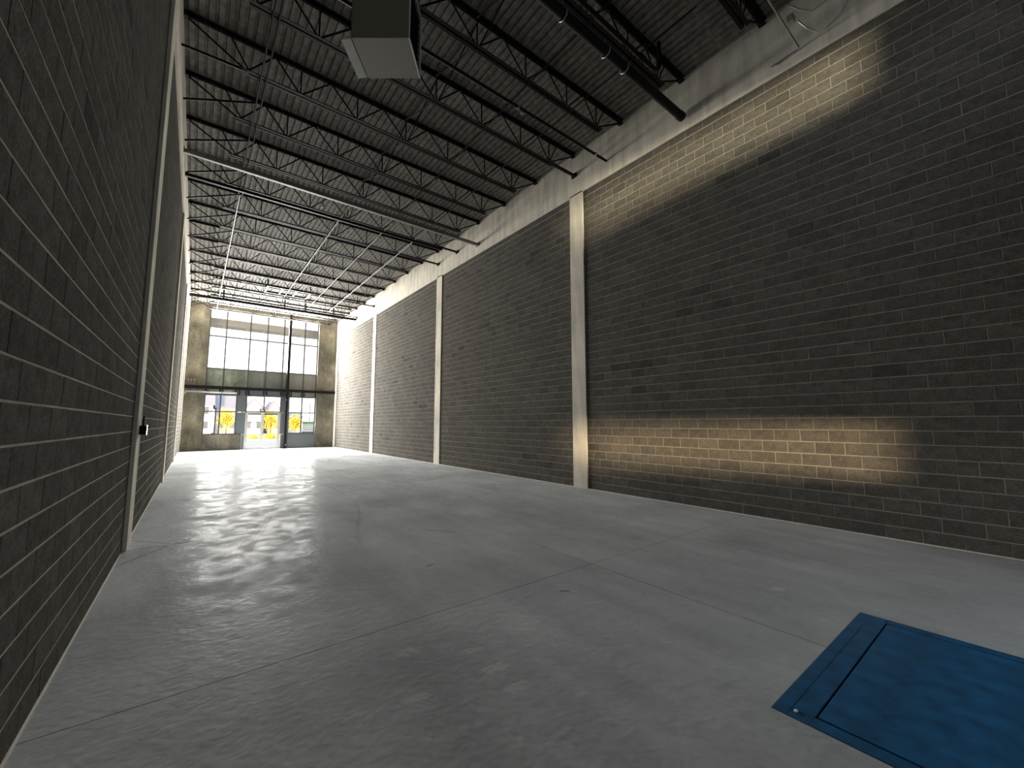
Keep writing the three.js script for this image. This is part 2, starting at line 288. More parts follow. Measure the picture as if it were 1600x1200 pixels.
{
  const ord = ['first', 'second', 'third', 'corner'];
  COLR.forEach((z, i) => tag(solo('concrete_column', rbox(XR - 0.03, XR + WT, -0.1, BEAM + 0.05, z - CW, z + CW, 0.008), M.conc), i < 3 ? `pale precast concrete column on the right wall, ${ord[i]} from the camera` : 'pale concrete column in the far right corner', 'column').userData.kind = 'structure');
  COLL.forEach((z, i) => tag(solo('concrete_column', rbox(XL - WT, XL + 0.045, -0.1, BEAM + 0.05, z - CW, z + CW, 0.008), M.conc), i < 3 ? `pale precast concrete column on the left wall, ${ord[i]} from the camera` : 'pale concrete column in the far left corner', 'column').userData.kind = 'structure');
  tag(solo('concrete_beam', rbox(XR - 0.03, XR + WT, BEAM, TOP, ZF, ZB, 0.008), M.conc), 'pale concrete beam band along the top of the right wall', 'beam').userData.kind = 'structure';
  tag(solo('concrete_beam', rbox(XL - WT, XL + 0.045, BEAM, TOP, ZF, ZB, 0.008), M.conc), 'pale concrete beam band along the top of the left wall', 'beam').userData.kind = 'structure';
  setting(solo('trim_1', merge([box(XR - 0.035, XR, -0.02, 0.012, COLR[0] + CW, ZB), box(XR - 0.035, XR, -0.02, 0.012, COLR[1] + CW, COLR[0] - CW), box(XR - 0.035, XR, -0.02, 0.012, COLR[2] + CW, COLR[1] - CW), box(XR - 0.035, XR, -0.02, 0.012, COLR[3] + CW, COLR[2] - CW)]), M.conc), 'thin pale joint filler along the foot of the right wall', 'trim');
  setting(solo('trim_2', merge([box(XL, XL + 0.012, -0.02, 0.008, COLL[0] + CW, ZB), box(XL, XL + 0.012, -0.02, 0.008, COLL[1] + CW, COLL[0] - CW), box(XL, XL + 0.012, -0.02, 0.008, COLL[2] + CW, COLL[1] - CW), box(XL, XL + 0.012, -0.02, 0.008, COLL[3] + CW, COLL[2] - CW)]), M.conc), 'thin pale joint filler along the foot of the left wall', 'trim');
}

// ------------------------------------------------------------------ ceiling: ribbed steel deck
{
  const ceiling = setting(group('ceiling'), 'ribbed steel roof deck', 'ceiling');
  part('roof_slab', box(XL - WT, XR + WT, 9.52, TOP + 0.1, ZF - WT, ZB + WT), M.dark, ceiling);
  const P = 0.1524, prof = [[0, 0], [0.012, 0.04], [0.055, 0.04], [0.067, 0], [P, 0]];       // ribs 40 mm deep
  const N = 6, PW = P * N;
  const pos = [], idx = [];
  for (let k = 0; k < N; k++) for (let i = 0; i < prof.length - 1; i++) {
    const [x0, y0] = prof[i], [x1, y1] = prof[i + 1], b = pos.length / 3, X0 = k * P + x0, X1 = k * P + x1;
    pos.push(X0, y0, ZF - 0.2, X1, y1, ZF - 0.2, X1, y1, ZB + 0.2, X0, y0, ZB + 0.2); idx.push(b, b + 1, b + 2, b, b + 2, b + 3);
  }
  pos.push(PW - 0.004, 0, ZF, PW - 0.004, -0.01, ZF, PW - 0.004, -0.01, ZB, PW - 0.004, 0, ZB); { const b = pos.length / 3 - 4; idx.push(b, b + 1, b + 2, b, b + 2, b + 3); }   // side lap seam
  const g = new THREE.BufferGeometry(); g.setAttribute('position', new THREE.Float32BufferAttribute(pos, 3)); g.setIndex(idx); const gg = g.toNonIndexed(); gg.computeVertexNormals();
  const u = []; const pp = gg.attributes.position; for (let i = 0; i < pp.count; i++) u.push(pp.getX(i), pp.getZ(i)); gg.setAttribute('uv', new THREE.Float32BufferAttribute(u, 2));
  M.deck.side = THREE.DoubleSide;
  for (let x = XL - 0.1; x < XR + 0.1; x += PW) { const m = part('deck_panel', gg, M.deck, ceiling); m.position.set(x, DECK, 0); }
}

// ------------------------------------------------------------------ open-web joists
const JZ = []; for (let i = 0; i < 19; i++) JZ.push(-30.72 + 1.651 * i);
const NTH = ['first', 'second', 'third', 'fourth', 'fifth', 'sixth', 'seventh', 'eighth', 'ninth', 'tenth', 'eleventh', 'twelfth', 'thirteenth', 'fourteenth', 'fifteenth', 'sixteenth', 'seventeenth', 'eighteenth', 'nineteenth'];
{
  const TY = 9.34, BY = 8.78, tn = [0.9, 2.0, 3.2, 4.4, 5.6, 6.75], bn = [0.42, 1.4, 2.6, 3.8, 5.0, 6.2, 7.2];
  const unit = new THREE.CylinderGeometry(0.016, 0.016, 1, 6); unit.translate(0, 0.5, 0);
  const angle = (x0, x1, y, s, up) => [box(x0, x1, y, y + up * 0.065, s * 0.014, s * 0.022), box(x0, x1, y, y + up * 0.008, s * 0.014, s * 0.08)];
  function joist() {
    const g = new THREE.Group(); g.name = 'roof_joist';
    part('top_chord', merge([...angle(XL + 0.05, XR - 0.04, TY + 0.075, -1, -1), ...angle(XL + 0.05, XR - 0.04, TY + 0.075, 1, -1)]), M.joist, g);
    part('bottom_chord', merge([...angle(bn[0] - 0.1, bn[6] + 0.15, BY - 0.03, -1, 1), ...angle(bn[0] - 0.1, bn[6] + 0.15, BY - 0.03, 1, 1)]), M.joist, g);
    for (const x of [XL + 0.1, XR - 0.09]) part('seat', box(x - 0.05, x + 0.05, TY - 0.03, TY + 0.01, -0.06, 0.06), M.joist, g);
    const bar = (x0, y0, x1, y1, thick = 1) => { const m = part('web_bar', unit, M.joist, g), d = new THREE.Vector3(x1 - x0, y1 - y0, 0); m.position.set(x0, y0, 0); m.scale.set(thick, d.length(), thick); m.quaternion.setFromUnitVectors(new THREE.Vector3(0, 1, 0), d.normalize()); };
    bar(XL + 0.08, TY, bn[0], BY, 1.2); bar(XR - 0.08, TY, bn[6], BY, 1.2); bar(0.12, TY + 0.03, bn[0] + 0.05, BY); bar(7.5, TY + 0.03, bn[6], BY);
    for (let i = 0; i < 6; i++) { bar(bn[i], BY, tn[i], TY + 0.04, 1.1); bar(tn[i], TY + 0.04, bn[i + 1], BY, 1.1); }
    for (let i = 1; i < 7; i++) bar(bn[i], BY, bn[i] + (i === 6 ? 0 : 0.0), TY + 0.04);
    return g;
  }
  const proto = joist();   // never added itself: every joist is a copy
  const ext = [2, 4, 9, 10, 14];
  JZ.forEach((z, i) => {
    const g = proto.clone(); g.name = numbered('roof_joist'); g.position.z = z; scene.add(g);
    tag(g, `dark open-web steel roof joist, ${NTH[i]} from the window wall`, 'joist', 'roof joists spanning wall to wall');
    if (i !== 13) part('wall_brace', rod([XL + 0.05, 8.75, 0.02], [0.78, 9.36, 0.02], 0.024, 6), M.joist, g);
    else part('wall_brace', rod([XL + 0.05, 8.72, 0.02], [0.45, 8.77, 0.02], 0.026, 6), M.joist, g);
    if (ext.includes(i)) { part('chord_extension', merge([box(7.2, XR - 0.04, 8.745, 8.80, -0.035, 0.035), box(XR - 0.07, XR - 0.03, 8.71, 8.83, -0.09, 0.09)]), M.joist, g); }
  });
  for (let i = 0; i + 1 < JZ.length; i++) {
    const g = group('cross_bridging', [3.78, 0, JZ[i]]), d = JZ[i + 1] - JZ[i];
    part('brace', rod([0, 9.36, 0.03], [0, 8.78, d - 0.03], 0.014, 6), M.joist, g); part('brace', rod([0.05, 8.78, 0.03], [0.05, 9.36, d - 0.03], 0.014, 6), M.joist, g);
    tag(g, `crossed steel bridging bars at mid span between ${NTH[i]} and ${NTH[i + 1]} joist from the window wall`, 'bracing', 'cross bridging between the joists');
  }
  // rows of straight bars lying under the bottom chords
  const row = (x, r, z0, z1, m, label, y = 8.735) => tag(solo('bridging_rod', rod([x, y, z0], [x, y, z1], r, 8), m), label, 'rod');
  row(0.70, 0.018, -30.7, -14.6, M.palepipe, 'pale straight pipe under the joists along the left side, far half');
  row(0.66, 0.018, -14.5, 0.5, M.joist, 'dark straight conduit under the joists along the left side', 8.72);
  row(0.76, 0.018, -15.4, 0.5, M.joist, 'second dark conduit under the joists, right of its left-side twin', 8.72);
  row(3.56, 0.016, -25.2, -13.2, M.palepipe, 'pale straight rod under the joists near mid span');
  row(5.08, 0.014, -26.6, -13.4, M.palepipe, 'pale straight rod under the joists right of mid span'); row(5.08, 0.014, -13.3, -3, M.joist, 'dark straight rod under the nearer joists right of mid span');
  row(6.30, 0.016, -27.0, -12.9, M.palepipe, 'pale straight rod under the joists nearest the right wall'); row(6.30, 0.014, -12.8, -3, M.joist, 'dark straight rod under the nearer joists close to the right wall');
}

// ------------------------------------------------------------------ pipes across the room
{
  const clevis = (x, y, z, r) => [tube([[x, y + 0.02, z - r], [x, y - r * 0.75, z - r * 0.75], [x, y - r * 1.08, z], [x, y - r * 0.75, z + r * 0.75], [x, y + 0.02, z + r]], 0.012, 16, 6), rod([x, y + r, z], [x, 9.42, z], 0.008, 6)];
  { // big black main
    const g = group('sprinkler_main', [0, 8.49, -4.33]);
    part('pipe', rod([XL + 0.06, 0, 0], [XR - 0.06, 0, 0], 0.088, 20), M.black, g);
    part('end_cap', rod([XR - 0.18, 0, 0], [XR - 0.06, 0, 0], 0.098, 20), M.black, g);
    for (const x of [2.2, 4.45, 5.55, 6.1]) part('hanger', merge(clevis(x, 0, 0, 0.105).map((q, k) => (k ? rod([x, 0.1, 0], [x, 0.9, 0], 0.008, 6) : q))), M.galv, g);
    tag(g, 'thick black sprinkler main ending at the right wall near the top', 'pipe');
    const b = group('branch_pipe', [0, 8.66, -4.1]);
    part('pipe', tube([[XL + 0.1, 0, 0], [3, 0, 0], [6.6, 0, 0], [6.85, 0.03, 0], [6.95, 0.2, 0], [6.95, 0.7, 0]], 0.04, 60, 8), M.black, b); part('coupling', rod([6.3, 0, 0], [6.42, 0, 0], 0.055, 12), M.black, b);
    tag(b, 'thinner dark pipe running beside the thick black main', 'pipe');
  }
  { // branch line with pale couplings
    const g = group('branch_pipe', [0, 8.61, -6.46]);
    part('pipe', rod([XL + 0.06, 0, 0], [XR - 0.04, 0, 0], 0.032, 10), M.black, g);
    for (const x of [2.62, 2.76, 5.2, 7.75]) part('coupling', rod([x - 0.03, 0, 0], [x + 0.03, 0, 0], 0.045, 10), x > 7 ? M.galv : M.palepipe, g);
    for (const x of [2.69, 5.3]) part('sprinkler_head', merge([rod([x, 0, 0], [x, -0.1, 0], 0.014, 8), rod([x, -0.1, 0], [x, -0.105, 0], 0.035, 10)]), M.galv, g);
    tag(g, 'thin dark pipe with small pale couplings beyond the hanging heater', 'pipe');
  }
  { // pale tube
    const g = group('pale_tube', [0, 8.53, -12.65]);
    part('tube', rbox(XL + 0.045, XR - 0.05, -0.05, 0.05, -0.05, 0.05, 0.012), M.palepipe, g);
    part('wall_bracket', box(XR - 0.055, XR - 0.03, -0.07, 0.09, -0.12, 0.1), M.palepipe, g); part('wall_bracket', box(XL + 0.045, XL + 0.06, -0.08, 0.08, -0.08, 0.08), M.palepipe, g);
    tag(g, 'pale grey square tube spanning wall to wall under the joists', 'tube');
  }
  { // dark tray one joist further on
    const g = group('dark_tube', [0, 8.62, -14.05]);
    part('tube', rbox(XL + 0.05, 7.4, -0.045, 0.045, -0.045, 0.045, 0.01), M.black, g); part('tube', rod([XL + 0.05, 0.06, -0.13], [7.1, 0.06, -0.13], 0.022, 8), M.palepipe, g);
    tag(g, 'dark tube with a thin pale pipe above it, just beyond the pale tube', 'tube');
  }
  { // hung beam before the window
    const g = group('hung_beam', [0, 8.66, -27.6]);
    part('bar', rbox(XL + 0.05, XR - 0.04, -0.075, 0.075, -0.06, 0.06, 0.008), M.black, g);
    for (const x of [0.9, 3.95, 5.1, 6.75]) part('hanger', box(x - 0.035, x + 0.035, 0.06, 0.72, -0.035, 0.035), M.black, g);
    tag(g, 'black beam hung on posts across the room before the tall window', 'beam');
  }
  { // short rooftop frame
    const g = group('roof_opening_frame', [3.6, 8.80, -24.4]);
    part('rail', box(-1.05, 1.05, -0.05, 0.05, 0.55, 0.63), M.black, g); part('rail', box(-1.05, 1.05, -0.05, 0.05, -0.63, -0.55), M.black, g);
    for (const x of [-1.0, -0.33, 0.33, 1.0]) part('crossbar', box(x - 0.04, x + 0.04, -0.05, 0.03, -0.55, 0.55), M.black, g);
    for (const x of [-1.0, 1.0]) part('hanger', merge([box(x - 0.02, x + 0.02, 0.05, 0.6, 0.57, 0.61), box(x - 0.02, x + 0.02, 0.05, 0.6, -0.61, -0.57)]), M.black, g);
    tag(g, 'black rectangular steel frame hung under the far part of the deck', 'frame');
  }
  { // small lamp holder
    const g = group('bulb_fixture', [2.94, 9.42, -14.0]);
    part('stem', rod([0, 0, 0], [0, -0.38, 0], 0.012, 8), M.palepipe, g);
    const pr = [[0.001, -0.6], [0.05, -0.585], [0.075, -0.54], [0.07, -0.49], [0.04, -0.44], [0.03, -0.40]].map(([r, y]) => new THREE.Vector2(r, y));
    part('bulb', new THREE.LatheGeometry(pr, 16), M.white, g); part('socket', rod([0, -0.36, 0], [0, -0.42, 0], 0.04, 12), M.galv, g);
    tag(g, 'single unlit white bulb fixture hanging among the joists', 'lamp');
  }
  { // conduit, box and cable at the upper right
    const g = group('conduit', [0, 8.40, -2.1]);
    part('pipe', tube([[5.2, 0.0, 0], [7.9, 0.0, 0], [XR - 0.09, 0, 0], [XR - 0.055, -0.005, -0.03], [XR - 0.05, -0.02, -0.45]], 0.016, 50, 8), M.palepipe, g);
    part('clip', box(XR - 0.06, XR - 0.03, -0.05, 0.0, -0.4, -0.34), M.galv, g);
    tag(g, 'thin pale conduit reaching the right wall at the top edge', 'conduit');
    const j = group('junction_box', [7.52, 8.47, -2.02]); part('case', rbox(-0.06, 0.06, -0.05, 0.05, -0.05, 0.05, 0.008), M.palepipe, j); part('cover', box(-0.05, 0.05, -0.058, -0.05, -0.04, 0.04), M.galv, j);
    tag(j, 'small pale junction box on the conduit at the top edge', 'box');
    for (const [k, r, lbl] of [[0, 0.30, 'larger shiny cable loop hanging at the top edge of the right wall'], [1, 0.2, 'smaller shiny cable loop hanging at the top edge of the right wall']]) {
      const q = k * 0.42, c = tube([[7.6 - q, 8.44, -1.95], [7.7 - q, 8.46 - r * 0.6, -1.85], [7.82 - q, 8.46 - r, -1.7], [7.92 - q, 8.46 - r * 0.4, -1.45], [7.9 - q, 8.7, -1.2]], 0.012, 40, 8);
      tag(solo('cable', c, M.galv), lbl, 'cable');
    }
    tag(solo('ceiling_wire', rod([6.2, 9.36, -3.35], [8.1, 9.30, -3.35], 0.006, 6), M.palepipe), 'thin pale wire close to the deck by the right wall', 'wire');
    tag(solo('ceiling_wire', rod([6.9, 9.33, -2.85], [8.15, 9.26, -2.85], 0.006, 6), M.palepipe), 'second thin pale wire close to the deck, nearer the camera', 'wire');
  }
}

// ------------------------------------------------------------------ hanging heater, turned about 38 degrees
{
  const g = group('unit_heater', [1.915, 7.0, -5.43], -37.915 * D2R), w = 0.405, d = 0.33, h = 1.0;
  const t = 0.012;
  part('casing', merge([box(-w, w, 0.012, h, d - t, d), box(-w, w, 0.012, h, -d, -d + t), box(-w, -w + t, 0, h, -d, d), box(-w, w, h - t, h, -d, d)]), M.heater, g);
  part('bottom_panel', box(-w, w, 0, t, -d, d), M.heater, g);
  const fr = part('discharge_frame', merge([box(w - 0.012, w + 0.006, -0.004, 0.02, -d - 0.004, d + 0.004), box(w - 0.012, w + 0.006, h - 0.02, h, -d, d), box(w - 0.012, w + 0.006, 0, h, d - 0.016, d + 0.004), box(w - 0.012, w + 0.006, 0, h, -d - 0.004, -d + 0.016)]), M.heaterFlap, g);
  for (let k = 0; k < 9; k++) { const l = box(-0.04, 0.04, -0.004, 0.004, -d + 0.02, d - 0.02); l.rotateZ(-0.5); l.translate(w - 0.06, 0.08 + k * 0.105, 0); part('louver', l, M.black, fr); }
  part('burner_core', box(-w + 0.1, w - 0.14, 0.05, h - 0.05, -d + 0.06, d - 0.06), M.dark, g);
  const f = box(-0.15, 0, -0.004, 0.004, -d - 0.0, d - 0.02); f.rotateZ(0.16); f.translate(-w + 0.005, 0.02, 0.0); part('side_flap', f, M.heaterFlap, g);
  for (const [x, z] of [[-w + 0.05, -d + 0.05], [w - 0.05, -d + 0.05], [-w + 0.05, d - 0.05], [w - 0.05, d - 0.05]]) part('hanger_rod', rod([x, h - 0.01, z], [x, 2.38, z], 0.008, 6), M.galv, g);
  part('vent_pipe', rod([0, h - 0.02, -0.1], [0, 2.45, -0.1], 0.06, 14), M.galv, g);
  tag(g, 'beige box heater hanging from the joists at the top of the picture', 'heater');
}

// ------------------------------------------------------------------ wall box on the left column
{
  const g = group('outlet_box', [XL + 0.045, 1.6, COLL[0] - 0.08]);
  part('case', rbox(0, 0.075, -0.065, 0.065, -0.05, 0.05, 0.006), M.black, g); part('cover_plate', rbox(0.073, 0.08, -0.075, 0.075, -0.055, 0.055, 0.003), M.galv, g);
  part('conduit', rod([0.035, 0.06, 0], [0.035, 0.2, 0], 0.012, 8), M.black, g);
  tag(g, 'small dark outlet box with a shiny cover on the left column', 'outlet');
}

// ------------------------------------------------------------------ dock plate
{
  const g = group('dock_leveler', [0, 0, 0]); const { x0, x1, z0 } = PIT, zb = 1.2, gw = 0.014;
  part('pit', merge([box(x0 + 0.01, x1 - 0.01, -0.6, -0.15, z0 + 0.01, zb)]), M.dark, g);
  part('front_plate', rbox(x0 + 0.004, x1 - 0.004, -0.05, 0.004, z0 + 0.004, z0 + 0.19, 0.003), M.dock, g);
  part('side_rail', rbox(x0 + 0.004, x0 + 0.10, -0.05, 0.004, z0 + 0.192, zb, 0.003), M.dock, g);
  part('side_rail', rbox(x1 - 0.10, x1 - 0.004, -0.05, 0.004, z0 + 0.192, zb, 0.003), M.dock, g);
  part('platform', rbox(x0 + 0.10 + gw, x1 - 0.10 - gw, -0.05, 0.004, z0 + 0.19 + gw, zb, 0.003), M.dock, g);
  part('weld_seam', box(x0 + 0.02, x1 - 0.3, 0.0035, 0.0055, z0 + 0.075, z0 + 0.079), M.dock, g);
  tag(g, 'blue steel dock plate set into the floor at lower right', 'dock plate');
  const c = new THREE.IcosahedronGeometry(0.012, 0); c.scale(1.6, 0.4, 1); c.translate(2.90, 0.0088, -1.0);
  tag(solo('debris_chip', c, M.white), 'tiny white chip lying on the blue dock plate', 'debris');
}

// ------------------------------------------------------------------ window wall at the far end
{
  const wall = setting(group('wall_front'), 'blotchy concrete end wall around the tall window', 'wall');
  const zf = ZF, zb = ZF - 0.3;
  part('pier', box(XL - WT, 0.43, -0.1, TOP, zb, zf), M.raw, wall); part('pier', box(6.95, XR + WT, -0.1, TOP, zb, zf), M.raw, wall);
  part('lintel', box(0.43, 6.95, 9.2, TOP, zb, zf), M.raw, wall);
  part('sill_panel', box(0.43, 2.50, -0.1, 1.0, zb, zf - 0.02), M.raw, wall); part('sill_panel', box(5.20, 6.95, -0.1, 1.0, zb, zf - 0.03), M.greyPanel, wall);
  part('base_frame', merge([box(0.5, 2.48, 0.0, 0.05, zf - 0.02, zf - 0.005), box(0.46, 0.50, 0, 0.98, zf - 0.02, zf - 0.005), box(2.44, 2.48, 0, 0.96, zf - 0.02, zf + 0.01)]), M.alu, wall);

  const zg = ZF - 0.16;
  function glazing(name, label, xs, ys, zc, kinds, frame = M.alu, fw = 0.075) {
    const g = setting(group(name), label, 'window');
    const x0 = xs[0], x1 = xs[xs.length - 1], y0 = ys[0], y1 = ys[ys.length - 1];
    for (let i = 0; i + 1 < xs.length; i++) for (let j = 0; j + 1 < ys.length; j++) {
      const k = kinds(i, j); if (!k) continue;
      const inset = fw / 2, a = xs[i] + inset, b = xs[i + 1] - inset, c = ys[j] + inset, d = ys[j + 1] - inset;
      if (k === M.glass) { const q = new THREE.PlaneGeometry(b - a, d - c); q.translate((a + b) / 2, (c + d) / 2, zc); part('pane', q, k, g); }
      else part('panel', box(a, b, c, d, zc - 0.02, zc + 0.02), k, g);
    }
    xs.forEach((x) => part('mullion', box(x - fw / 2, x + fw / 2, y0 - fw / 2, y1 + fw / 2, zc - 0.06, zc + 0.06), frame, g));
    ys.forEach((y) => { for (let i = 0; i + 1 < xs.length; i++) part('transom_bar', box(xs[i] + fw / 2, xs[i + 1] - fw / 2, y - fw / 2, y + fw / 2, zc - 0.05, zc + 0.05), frame, g); });
    return g;
  }
  glazing('window_1', 'tall upper window of clear panes above grey spandrel panels', [0.455, 1.35, 2.69, 3.70, 4.71, 6.05, 6.925], [4.05, 5.26, 7.38, 9.175], zg,
    (i, j) => (j ? M.glass : i === 0 ? M.spandrelCool : i === 1 ? M.spandrelCool : i < 4 ? M.spandrelGrey : M.spandrel));
  glazing('window_2', 'lower left window of four panes beside the doors', [0.455, 1.28, 2.15], [1.025, 2.48, 3.56, 4.0], zg, (i, j) => (j < 2 ? M.glass : M.spandrelCool));
  glazing('window_3', 'lower right window of four panes behind the black post', [5.22, 6.05, 6.925], [1.025, 2.48, 3.57, 4.0], zg, (i, j) => (j < 2 ? M.glass : M.spandrel));
  glazing('window_4', 'pair of clear panes above the glass doors', [2.70, 3.72, 4.72], [2.50, 3.56, 4.0], zg, (i, j) => (j < 1 ? M.glass : M.greyPanel));
  setting(solo('trim_3', merge([box(2.17, 2.68, 0.99, 2.45, zg - 0.03, zg + 0.05), box(2.17, 2.68, 2.47, 4.0, zg - 0.03, zg + 0.05), box(2.52, 2.68, -0.05, 0.97, zg - 0.03, zg + 0.05)]), M.greyPanel), 'grey cladding strip between the left window and the doors', 'trim');
  setting(solo('trim_4', merge([box(4.74, 5.20, 0.99, 2.45, zg - 0.03, zg + 0.05), box(4.74, 5.20, 2.47, 4.0, zg - 0.03, zg + 0.05), box(4.80, 5.20, -0.05, 0.97, zg - 0.03, zg + 0.05)]), M.greyPanel), 'grey cladding strip behind the black post', 'trim');
  for (const [n, a, b, lbl] of [['door_1', 2.75, 3.66, 'left leaf of the glass entrance doors'], ['door_2', 3.67, 4.66, 'right leaf of the glass entrance doors']]) {
    const g = setting(group(n), lbl, 'door'), w = 0.08;
    part('stile', box(a, a + w, 0.02, 2.40, zg - 0.03, zg + 0.03), M.aluLight, g); part('stile', box(b - w, b, 0.02, 2.40, zg - 0.03, zg + 0.03), M.aluLight, g);
    part('top_rail', box(a + w, b - w, 2.30, 2.40, zg - 0.03, zg + 0.03), M.alu, g); part('bottom_rail', box(a + w, b - w, 0.02, 0.16, zg - 0.03, zg + 0.03), M.aluLight, g);
    const q = new THREE.PlaneGeometry(b - a - 2 * w, 2.14); q.translate((a + b) / 2, 1.23, zg); part('pane', q, M.glass, g);
    part('handle', rod([n === 'door_1' ? b - 0.04 : a + 0.04, 0.95, zg + 0.07], [n === 'door_1' ? b - 0.04 : a + 0.04, 1.25, zg + 0.07], 0.012, 8), M.galv, g);
  }
  setting(solo('trim_5', merge([box(2.68, 2.745, -0.02, 2.45, zg - 0.06, zg + 0.06), box(4.665, 4.74, -0.02, 2.45, zg - 0.06, zg + 0.06), box(2.68, 4.74, 2.41, 2.475, zg - 0.06, zg + 0.06)]), M.aluLight), 'pale metal frame round the glass doors', 'trim');
  setting(solo('trim_6', box(2.68, 4.74, -0.1, 0.018, ZF - 0.3, ZF - 0.05), M.aluLight), 'door threshold', 'trim');
  // exit lamp body over the doors
  const ex = group('door_closer_box', [3.62, 2.62, zg + 0.06]); part('case', rbox(-0.14, 0.14, -0.09, 0.09, -0.03, 0.04, 0.01), M.alu, ex); part('face', box(-0.07, 0.07, -0.06, 0.02, 0.038, 0.044), M.white, ex);
  part('stem', rod([0, 0.09, 0], [0, 0.95, 0], 0.012, 6), M.alu, ex);
  tag(ex, 'small grey box hanging above the middle of the glass doors', 'box');

  // black post and girt in front of the glass
  const gp = group('steel_post', [5.03, 0, ZF + 0.16]);
  part('shaft', rbox(-0.085, 0.085, 0, 9.40, -0.085, 0.085, 0.01), M.black, gp); part('base_plate', box(-0.15, 0.15, 0, 0.02, -0.15, 0.15), M.black, gp);
  part('cover', rbox(-0.115, 0.115, 0.02, 5.2, -0.115, -0.08, 0.008), M.black, gp);
  for (const [y, k] of [[0.25, 1], [3.35, -1]]) part('bolt', rod([0.05 * k, y, 0.083], [0.05 * k, y, 0.1], 0.03, 8), M.galv, gp);
  tag(gp, 'tall black steel post standing in front of the window', 'post');
  const gb = group('steel_girt', [0, 4.0, ZF + 0.075]);
  part('bar', rbox(XL + 0.05, 4.90, -0.10, 0.10, -0.05, 0.10, 0.008), M.black, gb); part('bar', rbox(5.16, XR - 0.035, -0.10, 0.10, -0.05, 0.10, 0.008), M.black, gb);
  for (const x of [0.50, 1.20, 1.36, 2.05, 2.26, 2.62, 2.78, 3.62, 3.80, 4.65, 4.80, 5.30, 5.97, 6.12, 6.86]) part('bracket', box(x - 0.035, x + 0.035, -0.44, -0.09, -0.04, 0.02), M.black, gb);
  tag(gb, 'black steel beam crossing the window wall above the doors', 'beam');
  const wp = group('white_pipe', [0, 3.69, ZF + 0.24]);
  part('pipe', tube([[2.1, 0, 0], [1, 0, 0], [-0.40, 0, 0], [-0.53, -0.02, 0], [-0.55, -0.16, 0]], 0.045, 40, 10), M.palepipe, wp); for (const x of [0.6, 1.3]) part('clamp', rod([x - 0.03, 0, 0], [x + 0.03, 0, 0], 0.055, 10), M.alu, wp);
  tag(wp, 'white pipe under the black beam at the left corner', 'pipe');
  [-0.42, -0.28, -0.14].forEach((x, i) => { const j = group('wall_switch_box', [x, 4.44, ZF + 0.002]); part('case', rbox(-0.04, 0.04, -0.06, 0.06, 0, 0.05, 0.006), M.palepipe, j); part('conduit', rod([0, -0.06, 0.03], [0, -0.34, 0.03], 0.012, 6), M.palepipe, j); tag(j, `${['left', 'middle', 'right'][i]} one of three small boxes on the concrete above the black beam`, 'switch box', 'boxes above the beam'); });
}

// ------------------------------------------------------------------ wall behind the camera: door with a row of lites and a high window
{
  const wall = setting(group('wall_back'), 'wall behind the camera', 'wall'), a = ZB, b = ZB + WT;
  const C = { x0: 2.95, x1: 6.75, y0: 6.98, y1: 8.08 }, Dr = { x0: 2.6, x1: 6.9, y1: 4.2 };
  part('masonry', merge([box(XL - WT, Dr.x0, -0.1, TOP, a, b), box(Dr.x1, XR + WT, -0.1, TOP, a, b), box(Dr.x0, Dr.x1, Dr.y1, C.y0, a, b), box(Dr.x0, Dr.x1, C.y1, TOP, a, b), box(Dr.x0, C.x0, C.y0, C.y1, a, b), box(C.x1, Dr.x1, C.y0, C.y1, a, b)]), M.backWall, wall);
  const w = setting(group('window_5'), 'high window behind the camera', 'window'); const q = new THREE.PlaneGeometry(C.x1 - C.x0, C.y1 - C.y0); q.translate((C.x0 + C.x1) / 2, (C.y0 + C.y1) / 2, b - 0.05); part('pane', q, M.tinted, w);
  part('frame', merge([box(C.x0, C.x1, C.y0, C.y0 + 0.04, b - 0.08, b - 0.02), box(C.x0, C.x1, C.y1 - 0.04, C.y1, b - 0.08, b - 0.02)]), M.alu, w);
  const d = setting(group('door_3'), 'sectional dock door behind the camera', 'door'), l0 = 0.95, l1 = 1.78, zb = b - 0.08;
  part('section', box(Dr.x0, Dr.x1, -0.1, l0, zb, b), M.greyPanel, d); for (let k = 0; k < 4; k++) part('section', box(Dr.x0, Dr.x1, l1 + k * 0.605, l1 + (k + 1) * 0.605, zb, b), M.greyPanel, d);
  part('section', merge([box(Dr.x0, C.x0 - 0.02, l0, l1, zb, b), box(6.55, Dr.x1, l0, l1, zb, b)]), M.greyPanel, d);
  const p = new THREE.PlaneGeometry(6.55 - C.x0, l1 - l0); p.translate((6.55 + C.x0) / 2, (l0 + l1) / 2, b - 0.03); part('pane', p, M.glass, d);
}

